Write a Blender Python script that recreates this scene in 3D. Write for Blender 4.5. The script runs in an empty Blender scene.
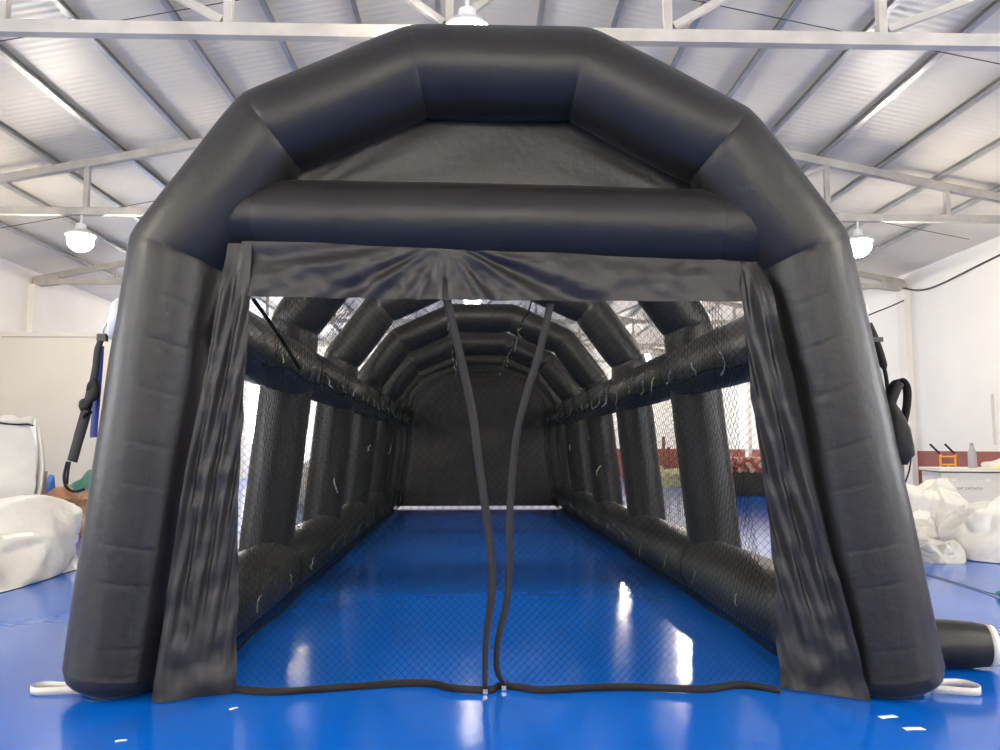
import bpy, math, random
import numpy as np
from mathutils import Vector, Matrix, noise

PI = math.pi
scene = bpy.context.scene
COL = scene.collection

# ------------------------------------------------------------------ helpers
def tag(o, label=None, cat=None, group=None, kind=None):
    if label: o['label'] = label
    if cat: o['category'] = cat
    if group: o['group'] = group
    if kind: o['kind'] = kind
    return o

def empty(name, loc=(0, 0, 0), rz=0.0):
    o = bpy.data.objects.new(name, None)
    o.empty_display_size = 0.2
    o.location = loc
    o.rotation_euler = (0, 0, rz)
    COL.objects.link(o)
    return o

class MB:
    """collects vertices and faces for one mesh"""
    def __init__(self):
        self.v, self.f = [], []
    def add(self, vs, fs):
        b = len(self.v)
        self.v.extend([tuple(p) for p in vs])
        self.f.extend([tuple(b + i for i in q) for q in fs])
        return self
    def box(self, lo, hi):
        x0, y0, z0 = lo; x1, y1, z1 = hi
        return self.add([(x0, y0, z0), (x1, y0, z0), (x1, y1, z0), (x0, y1, z0), (x0, y0, z1), (x1, y0, z1), (x1, y1, z1), (x0, y1, z1)],
                        [(0, 3, 2, 1), (4, 5, 6, 7), (0, 1, 5, 4), (1, 2, 6, 5), (2, 3, 7, 6), (3, 0, 4, 7)])
    def beam(self, a, b, w, h, up=(0, 0, 1)):
        a = Vector(a); b = Vector(b); d = (b - a).normalized()
        up = Vector(up)
        s = d.cross(up)
        if s.length < 1e-3: s = d.cross(Vector((1, 0, 0)))
        s.normalize(); u = s.cross(d).normalized()
        vs = []
        for p in (a, b):
            for i, j in ((-1, -1), (1, -1), (1, 1), (-1, 1)):
                vs.append(p + s * (i * w / 2) + u * (j * h / 2))
        return self.add(vs, [(0, 1, 2, 3), (7, 6, 5, 4), (0, 4, 5, 1), (1, 5, 6, 2), (2, 6, 7, 3), (3, 7, 4, 0)])
    def tube(self, pts, r, n=8, caps=True, rb=None):
        """round tube through the points; r a number or a list; rb: flattening along the second axis"""
        pts = [Vector(p) for p in pts]
        rs = r if isinstance(r, (list, tuple)) else [r] * len(pts)
        vs, fs = [], []
        ref = None
        for i, p in enumerate(pts):
            d = (pts[min(i + 1, len(pts) - 1)] - pts[max(i - 1, 0)])
            d = d.normalized() if d.length > 1e-9 else Vector((0, 0, 1))
            if ref is None:
                ref = Vector((0, 0, 1)) if abs(d.z) < .8 else Vector((0, 1, 0))
            a = ref - d * ref.dot(d)
            if a.length < 1e-4:
                a = Vector((1, 0, 0)) - d * d.x
            a.normalize(); b = d.cross(a); ref = a
            for k in range(n):
                t = 2 * PI * k / n
                vs.append(p + a * (math.cos(t) * rs[i]) + b * (math.sin(t) * rs[i] * (1 if rb is None else rb)))
        for i in range(len(pts) - 1):
            for k in range(n):
                k2 = (k + 1) % n
                fs.append((i * n + k, i * n + k2, (i + 1) * n + k2, (i + 1) * n + k))
        if caps:
            fs.append(tuple(range(n - 1, -1, -1)))
            fs.append(tuple((len(pts) - 1) * n + k for k in range(n)))
        return self.add(vs, fs)
    def ribbon(self, pts, w, side, th=0.003):
        """flat tape through pts, width w along side (vector or list), with thickness"""
        pts = [Vector(p) for p in pts]
        vs, fs = [], []
        for i, p in enumerate(pts):
            d = (pts[min(i + 1, len(pts) - 1)] - pts[max(i - 1, 0)]).normalized()
            s = Vector(side[i] if isinstance(side, list) else side)
            s = (s - d * s.dot(d)).normalized()
            nrm = d.cross(s).normalized()
            ww = w[i] if isinstance(w, (list, tuple)) else w
            for i2, j2 in ((-1, -1), (1, -1), (1, 1), (-1, 1)):
                vs.append(p + s * (i2 * ww / 2) + nrm * (j2 * th / 2))
        for i in range(len(pts) - 1):
            for k in range(4):
                k2 = (k + 1) % 4
                fs.append((i * 4 + k, i * 4 + k2, i * 4 + 4 + k2, i * 4 + 4 + k))
        n = len(pts) - 1
        fs += [(3, 2, 1, 0), (n * 4, n * 4 + 1, n * 4 + 2, n * 4 + 3)]
        return self.add(vs, fs)
    def lathe(self, prof, c=(0, 0, 0), n=20):
        vs, fs = [], []
        for r, z in prof:
            for k in range(n):
                t = 2 * PI * k / n
                vs.append((c[0] + r * math.cos(t), c[1] + r * math.sin(t), c[2] + z))
        for i in range(len(prof) - 1):
            for k in range(n):
                k2 = (k + 1) % n
                fs.append((i * n + k, i * n + k2, (i + 1) * n + k2, (i + 1) * n + k))
        fs.append(tuple(range(n - 1, -1, -1)))
        fs.append(tuple((len(prof) - 1) * n + k for k in range(n)))
        return self.add(vs, fs)
    def sheet(self, fn, nu, nv):
        """grid surface fn(u, v), u and v in 0..1"""
        vs = [fn(i / nu, j / nv) for j in range(nv + 1) for i in range(nu + 1)]
        fs = [(j * (nu + 1) + i, j * (nu + 1) + i + 1, (j + 1) * (nu + 1) + i + 1, (j + 1) * (nu + 1) + i) for j in range(nv) for i in range(nu)]
        return self.add(vs, fs)
    def build(self, name, mat, parent=None, smooth=False, loc=None, sharp=None):
        me = bpy.data.meshes.new(name)
        me.from_pydata(self.v, [], self.f)
        me.update()
        if smooth:
            me.polygons.foreach_set('use_smooth', [True] * len(me.polygons))
            if sharp: me.set_sharp_from_angle(angle=math.radians(sharp))
        o = bpy.data.objects.new(name, me)
        if mat: me.materials.append(mat)
        COL.objects.link(o)
        if parent: o.parent = parent
        if loc: o.location = loc
        return o

def lerp_pts(pts, n):
    """resample a polyline with Catmull-Rom smoothing, n points per span"""
    P = [Vector(p) for p in pts]
    out = []
    for i in range(len(P) - 1):
        p0, p1, p2, p3 = P[max(i - 1, 0)], P[i], P[i + 1], P[min(i + 2, len(P) - 1)]
        for k in range(n):
            t = k / n
            out.append(0.5 * ((2 * p1) + (p2 - p0) * t + (2 * p0 - 5 * p1 + 4 * p2 - p3) * t * t + (3 * p1 - p0 - 3 * p2 + p3) * t ** 3))
    out.append(P[-1])
    return out

def interp(tab, x):
    """piecewise linear; tab sorted by key ascending"""
    if x <= tab[0][0]: return tab[0][1]
    for (a, va), (b, vb) in zip(tab, tab[1:]):
        if x <= b: return va + (vb - va) * (x - a) / (b - a)
    return tab[-1][1]

def copy_tree(o, parent=None):
    c = o.copy(); COL.objects.link(c)
    if parent is not None: c.parent = parent
    for ch in [x for x in bpy.data.objects if x.parent == o]:
        copy_tree(ch, c)
    return c

# ------------------------------------------------------------------ materials
def mat(name, col, rough=.5, metal=0.0, spec=.5, sheen=0.0, noise_amt=0.0, noise_scale=8.0, bump=0.0, bump_scale=60.0, coat=0.0, emit=None, col2=None, wave=None):
    m = bpy.data.materials.new(name)
    m.use_nodes = True
    nt = m.node_tree
    b = nt.nodes['Principled BSDF']
    b.inputs['Base Color'].default_value = (*col, 1)
    b.inputs['Roughness'].default_value = rough
    b.inputs['Metallic'].default_value = metal
    b.inputs['Specular IOR Level'].default_value = spec
    b.inputs['Coat Weight'].default_value = coat
    if sheen:
        b.inputs['Sheen Weight'].default_value = sheen
        b.inputs['Sheen Roughness'].default_value = .4
    tc = nt.nodes.new('ShaderNodeTexCoord')
    if noise_amt or col2:
        nz = nt.nodes.new('ShaderNodeTexNoise'); nz.inputs['Scale'].default_value = noise_scale; nz.inputs['Detail'].default_value = 5
        nt.links.new(tc.outputs['Object'], nz.inputs['Vector'])
        rp = nt.nodes.new('ShaderNodeValToRGB')
        c2 = col2 or tuple(max(0, c * (1 - noise_amt)) for c in col)
        rp.color_ramp.elements[0].position = .35; rp.color_ramp.elements[0].color = (*c2, 1)
        rp.color_ramp.elements[1].position = .65; rp.color_ramp.elements[1].color = (*col, 1)
        nt.links.new(nz.outputs['Fac'], rp.inputs['Fac'])
        nt.links.new(rp.outputs['Color'], b.inputs['Base Color'])
    last = None
    if bump:
        n2 = nt.nodes.new('ShaderNodeTexNoise'); n2.inputs['Scale'].default_value = bump_scale; n2.inputs['Detail'].default_value = 3
        nt.links.new(tc.outputs['Object'], n2.inputs['Vector'])
        bp = nt.nodes.new('ShaderNodeBump'); bp.inputs['Strength'].default_value = 1.0; bp.inputs['Distance'].default_value = bump
        nt.links.new(n2.outputs['Fac'], bp.inputs['Height']); last = bp
    if wave:
        scale, dist, axis = wave
        w = nt.nodes.new('ShaderNodeTexWave'); w.bands_direction = axis; w.inputs['Scale'].default_value = scale
        nt.links.new(tc.outputs['Object'], w.inputs['Vector'])
        bp = nt.nodes.new('ShaderNodeBump'); bp.inputs['Distance'].default_value = dist; bp.inputs['Strength'].default_value = 1.0
        nt.links.new(w.outputs['Fac'], bp.inputs['Height'])
        if last: nt.links.new(last.outputs['Normal'], bp.inputs['Normal'])
        last = bp
    if last: nt.links.new(last.outputs['Normal'], b.inputs['Normal'])
    if emit:
        b.inputs['Emission Color'].default_value = (*emit[0], 1)
        b.inputs['Emission Strength'].default_value = emit[1]
    return m

M = {}
M['nylon'] = mat('black_nylon', (.0132, .0116, .0100), .42, spec=.42, sheen=.03, noise_amt=.18, noise_scale=3, bump=.004, bump_scale=14)
M['flapcloth'] = mat('black_cloth', (.0175, .0155, .0136), .44, spec=.45, sheen=.03, noise_amt=.15, noise_scale=5, bump=.004, bump_scale=18)
M['net'] = mat('black_twine', (.006, .008, .007), .8, spec=.1)
M['webbing'] = mat('black_webbing', (.010, .0092, .0086), .7, spec=.3, bump=.001, bump_scale=300)
M['strap'] = mat('grey_black_webbing', (.021, .019, .018), .7, spec=.3, bump=.001, bump_scale=300)
M['blueweb'] = mat('blue_webbing', (.03, .06, .32), .6, bump=.001, bump_scale=300)
M['whiteweb'] = mat('white_webbing', (.60, .57, .51), .6, bump=.001, bump_scale=200)
M['patch'] = mat('grey_patch', (.62, .62, .6), .45)
M['plastic'] = mat('black_plastic', (.012, .012, .012), .35)
M['chrome'] = mat('steel', (.6, .6, .6), .3, metal=1)
M['tie'] = mat('pale_green_cord', (.30, .36, .16), .7)
M['tiew'] = mat('white_cord', (.33, .36, .32), .7)
M['floor'] = mat('blue_epoxy', (.001, .105, .50), .13, spec=.5, noise_amt=.12, noise_scale=.6, bump=.006, bump_scale=1.3)
M['wall'] = mat('white_plaster', (.86, .84, .79), .85, noise_amt=.05, noise_scale=.7, bump=.002, bump_scale=30)
M['wallL'] = mat('cream_plaster', (.83, .79, .72), .85, noise_amt=.05, noise_scale=.7, bump=.002, bump_scale=30)
M['dado'] = mat('oxide_red_paint', (.30, .08, .058), .6, noise_amt=.15, noise_scale=2)
M['board'] = mat('cream_board', (.66, .63, .56), .7, noise_amt=.05, noise_scale=.8)
M['rail'] = mat('pale_rail', (.62, .60, .55), .5)
M['roof'] = mat('grey_roof_sheet', (.76, .70, .585), .45, metal=.0, noise_amt=.10, noise_scale=.9, wave=(2.2, .004, 'Y'))
M['purlin'] = mat('galvanised_steel', (.52, .52, .51), .32, metal=.7, noise_amt=.2, noise_scale=3)
M['truss'] = mat('pale_grey_steel', (.50, .465, .40), .55, noise_amt=.22, noise_scale=2.5, col2=(.38, .355, .31))
M['wire'] = mat('dark_wire', (.06, .055, .05), .6)
M['lampcap'] = mat('lamp_housing', (.7, .7, .68), .4)
M['bulb'] = mat('lamp_glass', (1, 1, 1), .3, emit=((1.0, .91, .77), 250.0))
M['bulbdim'] = mat('lamp_glass_dim', (1, 1, 1), .3, emit=((1.0, .93, .82), 12.0))
M['pane'] = mat('glowing_pane', (.8, .85, .9), .2, emit=((.93, .97, 1.0), 12.0))
M['tarp'] = mat('white_tarpaulin', (.66, .64, .585), .42, spec=.5, noise_amt=.08, noise_scale=4, bump=.03, bump_scale=4.5)
M['tarpg'] = mat('pale_grey_tarpaulin', (.50, .485, .45), .45, noise_amt=.15, noise_scale=3, bump=.03, bump_scale=4.5)
M['teal'] = mat('teal_tarpaulin', (.06, .24, .20), .5, noise_amt=.35, noise_scale=5)
M['bluetarp'] = mat('blue_tarpaulin', (.04, .14, .50), .5, noise_amt=.2, noise_scale=5)
M['orange'] = mat('tan_orange_cloth', (.62, .33, .18), .6, col2=(.16, .08, .045), noise_scale=2.5)
M['card'] = mat('brown_cardboard', (.45, .33, .21), .8, noise_amt=.1)
M['darkcloth'] = mat('dark_bundle_cloth', (.03, .03, .028), .7, noise_amt=.3, noise_scale=6)
M['crate'] = mat('cream_metal_cabinet', (.74, .71, .62), .5, noise_amt=.05, noise_scale=2)
M['crateslot'] = mat('brown_slot', (.34, .29, .20), .7)
M['ink'] = mat('grey_ink', (.30, .30, .29), .7)
M['orangepaint'] = mat('orange_paint', (.85, .36, .05), .4)
M['grip'] = mat('black_rubber', (.02, .02, .02), .6)
M['grey'] = mat('grey_plastic', (.33, .33, .36), .5)
M['yellow'] = mat('yellow_cloth', (.8, .72, .2), .6)
M['redroll'] = mat('red_roll', (.45, .10, .07), .6, noise_amt=.2)
M['tanroll'] = mat('tan_roll', (.60, .45, .30), .7, noise_amt=.2)
M['olive'] = mat('olive_bundle', (.42, .38, .22), .7, noise_amt=.3, noise_scale=4)
M['wood'] = mat('brown_wood', (.20, .10, .055), .7, noise_amt=.3, noise_scale=8)
M['green'] = mat('green_plastic', (.03, .35, .12), .4)
M['paper'] = mat('white_tape', (.8, .8, .78), .6)

# ------------------------------------------------------------------ camera
F = 775.0
th = math.atan(72 / math.hypot(F, 22)); ps = math.atan2(22, F * math.cos(th))
fw = Vector((math.sin(ps) * math.cos(th), math.cos(ps) * math.cos(th), math.sin(th)))
rt = Vector((math.cos(ps), -math.sin(ps), 0)); up = rt.cross(fw)
cd = bpy.data.cameras.new('camera'); cam = bpy.data.objects.new('camera', cd)
cd.sensor_width = 36; cd.lens = 36 * F / 1000; cd.clip_end = 200
cam.matrix_world = Matrix(((rt.x, up.x, -fw.x, 0), (rt.y, up.y, -fw.y, 0), (rt.z, up.z, -fw.z, 1.5), (0, 0, 0, 1)))
COL.objects.link(cam); scene.camera = cam

# ------------------------------------------------------------------ hall
WL, WR, YB, YF = -11.35, 11.25, 41.0, -12.0
RX, RZ, SL = 0.1, 8.03, 0.2              # ridge of the top chords
def chord_z(x): return RZ - SL * abs(x - RX)
EAVE = 6.0

def struct(o):
    o['kind'] = 'structure'; return o

struct(MB().box((WL - .3, YF - .3, -.2), (WR + .3, YB + .3, 0)).build('floor', M['floor']))
struct(MB().box((WL - .25, YF, 0), (WL, YB, 6.15)).build('wall_left', M['wallL']))
wr = struct(MB().box((WR, YF, 1.38), (WR + .25, YB, 6.15)).build('wall_right', M['wall']))
struct(MB().box((WR - .012, YF, 0), (WR + .25, YB, 1.40)).build('baseboard_right', M['dado']))
def gable(name, y0, y1):
    o = MB()
    pts = [(WL - .25, 0), (WR + .25, 0), (WR + .25, 6.15), (RX, 8.5), (WL - .25, 6.15)]
    n = len(pts)
    o.add([(x, y0, z) for x, z in pts] + [(x, y1, z) for x, z in pts],
          [tuple(range(n)), tuple(range(2 * n - 1, n - 1, -1))] + [(i, i + n, (i + 1) % n + n, (i + 1) % n) for i in range(n)])
    return struct(o.build(name, M['wall']))
gable('wall_back', YB, YB + .25)
gable('wall_front', YF - .25, YF)
struct(MB().box((-6, YB - .012, 0), (WR - .02, YB - .001, 1.40)).build('baseboard_back', M['dado']))
# roof deck
o = MB()
R0 = .235
for y0, y1 in ((YF - .3, YB + .3),):
    pts = [(WL - .3, chord_z(WL - .3) + R0), (RX, RZ + R0), (WR + .3, chord_z(WR + .3) + R0)]
    o.add([(x, y, z + d) for d in (0, .08) for y in (y0, y1) for x, z in pts],
          [(0, 1, 4, 3), (1, 2, 5, 4), (6, 9, 10, 7), (7, 10, 11, 8), (0, 6, 7, 1), (1, 7, 8, 2), (3, 4, 10, 9), (4, 5, 11, 10), (0, 3, 9, 6), (2, 8, 11, 5)])
struct(o.build('ceiling', M['roof']))

TY = [2.0, 7.6, 13.8, 19.8, 25.8, 31.8, 37.8]
# wall piers under the truss ends
k = 1
for y in TY[1:]:
    struct(MB().box((WL - .01, y - .19, 0), (WL + .16, y + .19, 5.6)).build('column_%d' % k, M['wallL'])); k += 1
    struct(MB().box((WR - .16, y - .19, 0), (WR + .01, y + .19, 5.6)).build('column_%d' % k, M['wallL'])); k += 1
# partition of cream boards with a metal rail along its top
struct(MB().box((WL + .18, 18.3, 0), (-8.3, 18.38, 4.07)).build('wall_partition', M['board']))
struct(MB().box((WL + .18, 18.25, 4.07), (-8.3, 18.43, 4.16)).build('trim_partition_rail', M['rail']))
# side wall windows towards the far end, then unseen ones added for light
def window_glow(n, y, x, w=2.2, z0=1.6, z1=4.6, face=1):
    fr = MB()
    d0, d1 = (x + .001, x + .06) if face > 0 else (x - .06, x - .001)
    for a, b in (((y, z0), (y + w, z0 + .07)), ((y, z1 - .07), (y + w, z1)), ((y, z0), (y + .07, z1)), ((y + w - .07, z0), (y + w, z1)), ((y + w / 2 - .03, z0), (y + w / 2 + .03, z1)), ((y, (z0 + z1) / 2 - .03), (y + w, (z0 + z1) / 2 + .03))):
        fr.box((d0, a[0], a[1]), (d1, b[0], b[1]))
    w_ = struct(fr.build('window_glow_%d' % n, M['rail']))
    xm = (d0 + d1) / 2
    MB().box((xm - .008, y + .02, z0 + .02), (xm + .008, y + w - .02, z1 - .02)).build('pane', M['pane'], w_)
for i, y in enumerate((27.2, 33.2, 38.2)):
    window_glow(i + 1, y, WL)
for i, y in enumerate((4.0, -2.0, -8.0)):  # out of view, added as glowing light sources on this wall
    window_glow(i + 4, y, WR, face=-1)
for i, y in enumerate((3.2, -3.0, -9.0)):  # also unseen, added so their panes light the hall from this side
    window_glow(i + 7, y, WL)

# purlins on the trusses
def purlin(x, label):
    z = chord_z(x) + .1
    sgn = 1 if x > RX else -1
    p = MB()
    h, w, t = .115, .06, .01            # channel section, back towards the eaves
    y0, y1 = YF + .05, YB - .05
    p.box((-t / 2, y0, .005), (t / 2, y1, h))
    p.box((-w * (sgn > 0) , y0, .005), (w * (sgn < 0), y1, .005 + t))
    p.box((-w * (sgn > 0) , y0, h - t), (w * (sgn < 0), y1, h))
    lipx = -w if sgn > 0 else w
    p.box((lipx - t / 2, y0, .005), (lipx + t / 2, y1, .04))
    o = p.build('roof_purlin', M['purlin'], None, loc=(x, 0, z))
    o.rotation_euler = (0, math.atan(SL) * sgn, 0)
    return tag(o, label, 'purlin', 'steel purlins under the roof sheets')
NUM = ['first', 'second', 'third', 'fourth', 'fifth', 'sixth', 'seventh', 'eighth', 'ninth', 'tenth']
for i in range(9):
    purlin(-.63 - 1.175 * i, 'galvanised steel purlin, %s down from the ridge on the slope above the cream partition' % NUM[i])
for i in range(9):
    purlin(.95 + 1.06 * i + .03 * i, 'galvanised steel purlin, %s down from the ridge on the slope above the red-banded wall' % NUM[i])

# trusses
PX = [-.3 + 2.25 * k for k in range(-4, 5)]
CZ = 5.71
def make_truss():
    t = empty('roof_truss')
    MB().beam((WL + .02, 0, CZ), (WR - .02, 0, CZ), .11, .135).build('bottom_chord', M['truss'], t)
    for xe in (WL + .06, WR - .06):
        MB().beam((xe, 0, chord_z(xe) + .0), (RX, 0, RZ), .12, .14).build('top_chord', M['truss'], t)
    for x in PX:
        MB().beam((x, 0, CZ + .065), (x, 0, chord_z(x) - .07), .085, .085).build('post', M['truss'], t)
    for a, b in zip(PX, PX[1:]):
        if a < -7 or b > 7: continue
        lo, hi = (b, a) if (a + b) / 2 < -.1 else (a, b)
        MB().beam((lo + (.06 if hi > lo else -.06), 0, CZ + .12), (hi, 0, chord_z(hi) - .08), .07, .07).build('diagonal_brace', M['truss'], t)
    for xe, s in ((WL + .14, 1), (WR - .14, -1)):
        MB().add([(xe - .1 * s, -.09, CZ - .14), (xe + .5 * s, -.09, CZ - .08), (xe + .5 * s, -.09, CZ + .2), (xe - .1 * s, -.09, CZ + .1),
                  (xe - .1 * s, .09, CZ - .14), (xe + .5 * s, .09, CZ - .08), (xe + .5 * s, .09, CZ + .2), (xe - .1 * s, .09, CZ + .1)],
                 [(0, 1, 2, 3), (7, 6, 5, 4), (0, 4, 5, 1), (1, 5, 6, 2), (2, 6, 7, 3), (3, 7, 4, 0)]).build('end_plate', M['truss'], t)
    return t
tl = {7.6: 'pale steel roof truss crossing just above the top of the tent',
      13.8: 'pale steel roof truss carrying the two bright lamps beside the tent',
      19.8: 'pale steel roof truss ending on the piers level with the cream partition',
      25.8: 'pale steel roof truss seen through the gaps between the tent arches, first beyond the partition',
      31.8: 'pale steel roof truss seen through the tent gaps, second beyond the partition',
      37.8: 'pale steel roof truss close to the end wall of the hall'}
t0 = make_truss()
for i, y in enumerate(TY[1:]):
    t = t0 if i == 0 else copy_tree(t0)
    t.location = (0, y, 0)
    tag(t, tl[y], 'roof truss', 'steel roof trusses')
    if i == 0:
        # local checks rely on the first being the source
        pass

# bracing wires under the roof
def wire(name, pts, r, label, cat='wire', m='wire', n=10):
    o = MB().tube(lerp_pts(pts, n), r, 6).build(name, M[m], None, True)
    return tag(o, label, cat, None)
for y, w_ in ((9.9, 'this side of the two-lamp truss'), (16.2, 'beyond the two-lamp truss')):
    for xa, xb, sd in ((RX - .2, WL + .6, 'the cream partition'), (RX + .2, WR - .6, 'the red-banded wall')):
        o = MB().tube([(xa + (xb - xa) * t, y, chord_z(xa + (xb - xa) * t) + .075 - .03 * math.sin(PI * t)) for t in [k / 8 for k in range(9)]], .008, 6).build('sag_rod', M['wire'], None, True)
        tag(o, 'thin tie rod under the roof above %s, %s' % (sd, w_), 'rod', 'thin rods tying the purlins')
wire('power_cable', [(WR - .18, 19.6, 5.62), (WR - .05, 18.6, 5.42), (WR - .03, 16.0, 5.62), (WR - .03, 13.0, 5.75), (WR - .03, 9, 5.8)], .022, 'dark cable sagging along the white wall from the truss end', 'cable')
wire('hanging_cord', [(WR - 1.35, 19.8, 4.75), (WR - 1.0, 19.75, 4.95), (WR - .5, 19.7, 5.15), (WR - .17, 19.6, 5.3)], .018, 'short dark cable hanging from a wall pier behind the black tent strap', 'cable')

# lamps
def make_lamp():
    l = empty('globe_lamp')
    MB().tube([(0, 0, .42), (0, 0, .22)], .018, 8).build('stem', M['lampcap'], l)
    MB().lathe([(.03, .235), (.075, .22), (.085, .13), (.06, .10)], n=18).build('lamp_cap', M['lampcap'], l, True, sharp=40)
    MB().lathe([(.06, .135), (.15, .105), (.205, .05), (.212, .03), (.198, .045), (.14, .095), (.06, .122)], n=24).build('reflector', M['lampcap'], l, True, sharp=50)
    prof = [(.19 * math.sin(PI * (k + .35) / 12.7), -.05 + .17 * math.cos(PI * (k + .35) / 12.7)) for k in range(13)]
    MB().lathe(prof, n=20).build('bulb', M['bulb'], l, True)
    return l
lamps = [((-.12, 7.50, 5.66), 'glowing white globe lamp peeping over the very top of the tent'),
         ((-7.12, 13.8, 5.23), 'glowing globe lamp on the truss above the cream partition'),
         ((7.0, 13.8, 5.23), 'glowing globe lamp on the truss beside the red-banded wall, level with the tent shoulder'),
         ((-.15, 19.8, 5.23), 'glowing globe lamp seen through the tent below the door valance')]
for y, xs in ((2.0, (-7.1, 6.9)), (-4.0, (-7.1, -.1, 6.9)), (-9.5, (-3.5, 3.5))):
    for x in xs: lamps.append(((x, y, 5.27), 'glowing globe lamp hanging over the open floor facing the tent'))
for y in (25.8, 31.8, 37.8):
    for x in (-7.1, 6.9): lamps.append(((x, y, 5.27), 'glowing globe lamp hanging towards the end wall beyond the tent'))
l0 = make_lamp()
for i, (p, lab) in enumerate(lamps):
    l = l0 if i == 0 else copy_tree(l0)
    l.location = p
    if i == 3: [setattr(c.material_slots[0], 'link', 'OBJECT') or setattr(c.material_slots[0], 'material', M['bulbdim']) for c in l.children if c.name.startswith('bulb')]
    l.scale = (1.15, 1.15, 1.15)
    tag(l, lab, 'lamp', 'globe lamps under the trusses')

# ------------------------------------------------------------------ inflatable tent
random.seed(4)
def inflated(nodes, r, yvec=(0, 1, 0), n=40, rings=26, seam=.055, bulge=.02, cap=(False, False), cap_h=.2, dents=(), ripple=.006, seed=0, closed_ends=True):
    """air beam swept along nodes with mitred joints, pinched at every seam; dents = [(segment, t, angle, halfwidth, depth)]"""
    P = [Vector(p) for p in nodes]
    yv = Vector(yvec)
    segs = len(P) - 1
    D = [(P[i + 1] - P[i]).normalized() for i in range(segs)]
    N = []
    for i in range(len(P)):
        if i == 0: N.append(D[0])
        elif i == segs: N.append(D[-1])
        else: N.append((D[i - 1] + D[i]).normalized())
    mb = MB()
    vs, fs, ring0 = [], [], 0
    for s in range(segs):
        d = D[s]
        v = (yv - d * yv.dot(d)).normalized(); u = v.cross(d).normalized()
        L = (P[s + 1] - P[s]).length
        m = max(rings, int(L / .07))
        ts = sorted({(i / m) for i in range(m + 1)} | {x / L for x in (.012, .03, .05)} | {1 - x / L for x in (.012, .03, .05)} |
                    {min(max(dd[1] + e / L, 0), 1) for dd in dents if dd[0] == s for e in (-.03, -.015, 0, .015, .03)})
        ts = [t for t in ts if 0 <= t <= 1]
        for t in ts:
            if s > 0 and t == 0: continue
            dist0, dist1 = t * L, (1 - t) * L
            has0 = not (s == 0 and True) or cap[0] is False
            rr = r * (1 + bulge * math.sin(PI * t))
            if s > 0 or not cap[0]:
                rr -= r * seam * math.exp(-dist0 / .03)
            if s < segs - 1 or not cap[1]:
                rr -= r * seam * math.exp(-dist1 / .03)
            if s == 0 and cap[0] and dist0 < cap_h:
                q = 1 - dist0 / cap_h
                rr *= max(.02, (1 - q ** 2.6)) ** (1 / 2.6) if q < 1 else .55
                rr = max(rr, r * .55)
            if s == segs - 1 and cap[1] and dist1 < cap_h:
                q = 1 - dist1 / cap_h
                rr *= max(.02, (1 - q ** 2.6)) ** (1 / 2.6) if q < 1 else .55
                rr = max(rr, r * .55)
            for k in range(n):
                a = 2 * PI * k / n
                rd = u * math.cos(a) + v * math.sin(a)
                # the two mitre planes cut the straight line at this angle
                q0 = P[s] + rd * r; q1 = P[s + 1] + rd * r
                e0 = -((q0 - P[s]).dot(N[s])) / d.dot(N[s])
                e1 = -((q1 - P[s + 1]).dot(N[s + 1])) / d.dot(N[s + 1])
                A = P[s] + d * e0; B = P[s + 1] + d * e1
                c = A.lerp(B, t)
                rk = rr
                # puckers that fade away from each seam
                w = math.exp(-dist0 / .16) * (0 if (s == 0 and cap[0]) else 1) + math.exp(-dist1 / .16) * (0 if (s == segs - 1 and cap[1]) else 1)
                rk += ripple * w * noise.noise(Vector((math.cos(a) * 4.5, math.sin(a) * 4.5, seed * 3.7 + s * 2.1 + t * .6)))
                rk += .006 * noise.noise(Vector((c.x * 2 + seed, c.y * 2 + math.cos(a) * 1.2, c.z * 2 + math.sin(a) * 1.2)))
                for dd in dents:
                    if dd[0] == s:
                        da = abs((a - dd[2] + PI) % (2 * PI) - PI)
                        if da < dd[3]:
                            rk -= dd[4] * math.exp(-((t - dd[1]) * L / .012) ** 2) * math.cos(da / dd[3] * PI / 2) ** .5
                vs.append(c + rd * rk)
            ring0 += 1
    for i in range(ring0 - 1):
        for k in range(n):
            k2 = (k + 1) % n
            fs.append((i * n + k, i * n + k2, (i + 1) * n + k2, (i + 1) * n + k))
    if closed_ends:
        fs.append(tuple(range(n - 1, -1, -1)))
        fs.append(tuple((ring0 - 1) * n + k for k in range(n)))
    return mb.add(vs, fs)

AY = [4.95, 8.0, 11.0, 14.0, 16.95, 19.65]
def cx(y): return .19 - .0135 * (y - 4.95)
tent = empty('inflatable_tent', (0.19, 4.95, 0))
tag(tent, 'big black inflatable tent of angular air arches with a netted doorway', 'inflatable tent')
TINV = Vector((-.19, -4.95, 0))
def tpart(mb, name, m, parent=None, smooth=True, sharp=None):
    """children keep world coordinates in their mesh, shifted to the parent's base"""
    mb.v = [(p[0] - .19, p[1] - 4.95, p[2]) for p in mb.v]
    return mb.build(name, m, parent or tent, smooth, sharp=sharp)

def fy(x): return 4.945 - .027 * x
FN = [(-2.245, .0), (-1.955, 2.75), (-1.365, 3.555), (-.40, 3.975), (.672, 3.96), (1.59, 3.465), (2.11, 2.745), (2.59, .0)]
front_nodes = [(x, fy(x), z) for x, z in FN]
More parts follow.
